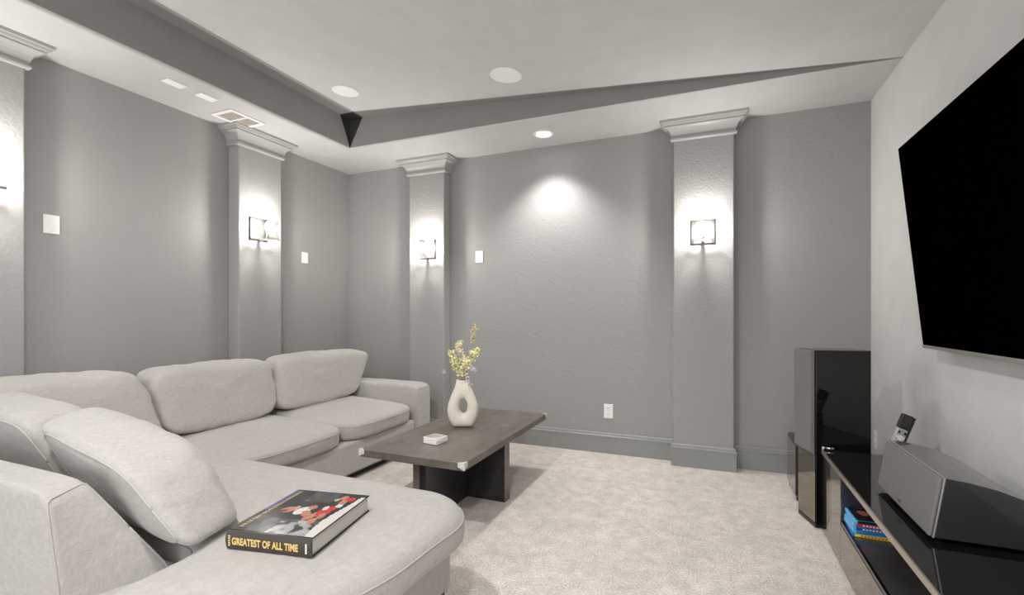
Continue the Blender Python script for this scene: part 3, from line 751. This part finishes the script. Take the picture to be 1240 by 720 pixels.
box('shelf', (KX0+.012, OY0, .205), (KX1-.016, OY1, .222), M['charcoal'], con)
d = box('door', (KX0-.001, OY1+.004, .014), (KX0+.019, KY1-.002, KT-.026), M['gloss_front'], con, .001)
d = box('door', (KX0-.001, KY0+.002, .014), (KX0+.019, OY0-.004, KT-.026), M['gloss_front'], con, .001)
d = box('drawer', (KX0-.001, OY0, .014), (KX0+.010, OY1, .204), M['gloss_front'], con, .001)
box('rail', (KX0+.001, OY0, .2045), (KX0+.0115, OY1, .2215), M['black_gloss'], con)
for y in (KY0+.06, KY1-.06):
    for x in (KX0+.05, KX1-.05): cyl('foot', (x, y, 0), (x, y, .0195), .02, M['foot'], con, n=16)
cyl('corner_clip', (KX0+.006, KY1-.006, KT+.0006), (KX0+.006, KY1-.006, KT+.018), .010, M['chrome'], con, n=16)
cyl('corner_clip', (KX0+.018, KY1-.008, KT+.010), (KX0+.052, KY1-.010, KT+.010), .008, M['chrome'], con, n=14)

# film cases on the open shelf
cases = [('yellow', 'film case with yellow spine at the bottom of the pile'), ('blue', 'film case with blue spine, second from the bottom'), ('navy', 'film case with navy spine in the middle of the pile'),
         ('red', 'film case with red spine and white lettering'), ('black', 'film case with dark cover and red picture on top')]
for i, (c, lb) in enumerate(cases):
    z0 = .2225+i*.0150
    t = thing('film_case', (.640+random.uniform(-.002, .002), 2.585+random.uniform(-.003, .003), z0), lb+' in the console', 'film case', 'film cases piled on the console shelf', rz=math.radians(random.uniform(-3, 3)))
    box('case', (-.068, -.075, 0), (.080, .075, .0140), M['c_skyblue'] if i else M['c_blue'], t, .0015, True)
    box('spine_print', (-.058, -.0758, .0012), (.078, -.0751, .0128), M['c_'+c], t, 0, True)
    box('cover_sheet', (-.060, -.074, .0140), (.078, .074, .0145), M['c_'+('black' if i == 4 else c)], t, 0, True)
    for k in range(8):
        x = -.035+k*.012
        if c in ('red', 'navy', 'yellow'): box('print_mark', (x, -.0764, .004), (x+.008, -.0759, .0100), M['white_print' if c != 'yellow' else 'c_red'], t, 0, True)['kind'] = 'stuff'
    if i == 4:
        prism('picture', [(-.012+.022*math.cos(a)*(1+.15*math.sin(3*a)), .02+.030*math.sin(a)) for a in [2*PI*q/18 for q in range(18)]], 'z', .0146, .0149, mat('faded red print', (.42, .13, .11), .3), t, True)
        box('picture', (.035, -.06, .0146), (.066, .06, .0149), M['c_green'], t, 0, True)

# centre speaker: tilted grille front, body falling away to the back
def centre_speaker():
    y0, y1 = 1.972, 2.495
    t = thing('centre_speaker', (.80, 2.235, KT), 'wide black centre speaker with tilted grey grille on the media console', 'speaker')
    z0 = KT+.016
    # cross-section in x,z (front left)
    sec = [(.668, z0), (.698, .664), (.76, .657), (.83, .643), (.89, .622), (.935, .598), (.955, .575), (.955, z0)]
    prism('cabinet', sec, 'y', y0, y1, M['black_dusty'], t, bv=.003)
    gx = [(.654, z0+.004), (.684, .662), (.694, .664), (.664, z0+.004)]
    prism('grille', gx, 'y', y0+.002, y1-.002, M['grille'], t, bv=.004)
    prism('bezel', [(.6645, z0+.001), (.6945, .666), (.6985, .666), (.6685, z0+.001)], 'y', y0-.002, y1+.002, M['silver'], t)
    box('badge', (.6525, 2.225, z0+.022), (.6585, 2.245, z0+.029), M['chrome'], t)
    for x, y in ((.70, y0+.05), (.70, y1-.05), (.92, y0+.05), (.92, y1-.05)): cyl('foot', (x, y, KT+.0005), (x, y, z0), .014, M['foot'], t, n=14)
centre_speaker()

# remote control in its charging cradle
def remote():
    px, py = .800, 2.80
    t = thing('remote_control', (px, py, KT), 'black and silver remote control leaning in its cradle behind the centre speaker', 'remote control', rz=math.radians(18))
    hexa('cradle', [(-.035, -.035, .0005), (.05, -.035, .0005), (.05, .03, .0005), (-.035, .03, .0005), (-.02, -.03, .10), (.045, -.03, .125), (.045, .025, .125), (-.02, .025, .10)], M['foot'], t, .006, True)
    ang = math.radians(22)
    b = bpy.data.objects.new('handset', None); bpy.data.objects.remove(b)
    ca, sa = math.cos(ang), math.sin(ang)
    def T(x, y, z):  # handset frame: x across, z along, y thickness
        return (x*ca+z*sa-.02, y, -x*sa+z*ca+.068)
    def hb(name, lo, hi, m, bv=0, par=t):
        c = [T(*q) for q in rect8(lo[0], hi[0], lo[1], hi[1], lo[2], hi[2])]; return hexa(name, c, m, par, bv, True)
    h = hb('handset', (-.024, -.012, 0), (.024, .010, .145), M['silver'], .004)
    hb('handset_top', (-.0245, -.0125, .1455), (.0242, .0105, .215), M['foot'], .004, h)
    hb('side_strip', (.0245, -.013, .0), (.034, .012, .212), M['foot'], .003, h)
    hb('display', (-.019, -.0145, .150), (.019, -.0128, .210), M['foot'], .001, h)
    for i in range(4):
        for j in range(3): hb('button', (-.016+j*.012, -.0160, .154+i*.014), (-.009+j*.012, -.0147, .163+i*.014), M['charcoal'], 0, h)
    for i in range(4):
        for j in (0, 2): hb('button', (-.019+j*.0145, -.0150, .048+i*.024), (-.010+j*.0145, -.0125, .060+i*.024), M['foot'] if i in (0, 3) else M['white_print'], 0, h)
    hb('button', (-.010, -.0155, .088), (.010, -.0125, .112), M['white_print'], 0, h)
remote()

# tall speaker in the corner, turned a little towards the sofa
def tower():
    rz = math.radians(16); t = thing('tower_speaker', (.535, 3.118, 0), 'tall black gloss floor speaker with grey grille in the corner', 'speaker', rz=rz)
    dx, dw, h = .287, .200, .993
    box('cabinet', (0, 0, .028), (dx, dw, h), M['black_gloss'], t, .003, True)
    box('plinth', (-.003, -.002, .001), (dx, dw, .027), M['black_gloss'], t, .003, True)
    prism('grille', [(-.026, .425), (-.004, .400), (-.004, h-.001), (-.020, h-.001), (-.026, h-.008)], 'y', .004, dw-.004, M['grille'], t, True, bv=.002)
    box('front_baffle', (-.0035, .002, .03), (-.0002, dw-.002, .398), M['gloss_front'], t, 0, True)
    box('badge', (-.0275, dw*.45, .432), (-.0255, dw*.45+.018, .439), M['chrome'], t, 0, True)
tower()
t = thing('subwoofer', (.63, 3.72, 0), 'low black gloss subwoofer box behind the tall speaker', 'speaker')
box('cabinet', (.494, 3.50, .03), (.86, 3.88, .362), M['black_gloss'], t, .012)
box('front_baffle', (.490, 3.51, .035), (.4938, 3.87, .350), M['gloss_front'], t, .002)
for x in (.52, .82):
    for y in (3.54, 3.84): cyl('foot', (x, y, 0), (x, y, .03), .02, M['foot'], t, n=14)

# television, tilted forward on its bracket
def television():
    y0, y1 = 1.16, 2.925
    t = thing('television', (XR, 2.04, 1.5), 'very large black wall-mounted television tilted down on the right wall', 'television')
    xt, zt, xb, zb = .850, 2.017, .950, 1.038
    d = Vector((xb-xt, 0, zb-zt)).normalized(); nrm = Vector((-d.z, 0, d.x)); nrm = nrm if nrm.x > 0 else -nrm
    def slab(name, a, b, f0, f1, ya, yb, m, bv=0):   # a..b along the height from top, f0..f1 thickness towards the wall
        T = Vector((xt, 0, zt)); Lh = (Vector((xb, 0, zb))-T).length
        q = [T+d*Lh*s+nrm*k for s, k in ((a, f0), (a, f1), (b, f1), (b, f0))]
        return prism(name, [(p.x, p.z) for p in q], 'y', ya, yb, m, t, bv=bv)
    slab('screen', .003, .990, 0, .006, y0+.003, y1-.003, M['tv'])
    slab('housing', 0, .9895, .0062, .024, y0, y1, M['foot'], .002)
    slab('bottom_bezel', .9902, 1.006, -.003, .026, y0, y1, M['silver'], .001)
    box('bracket', (.985, 1.75, 1.35), (XR-.001, 2.35, 1.75), M['foot'], t)
    slab('bracket_arm', .35, .60, .0245, .060, 1.80, 1.86, M['foot']); slab('bracket_arm', .35, .60, .0245, .060, 2.24, 2.30, M['foot'])
television()
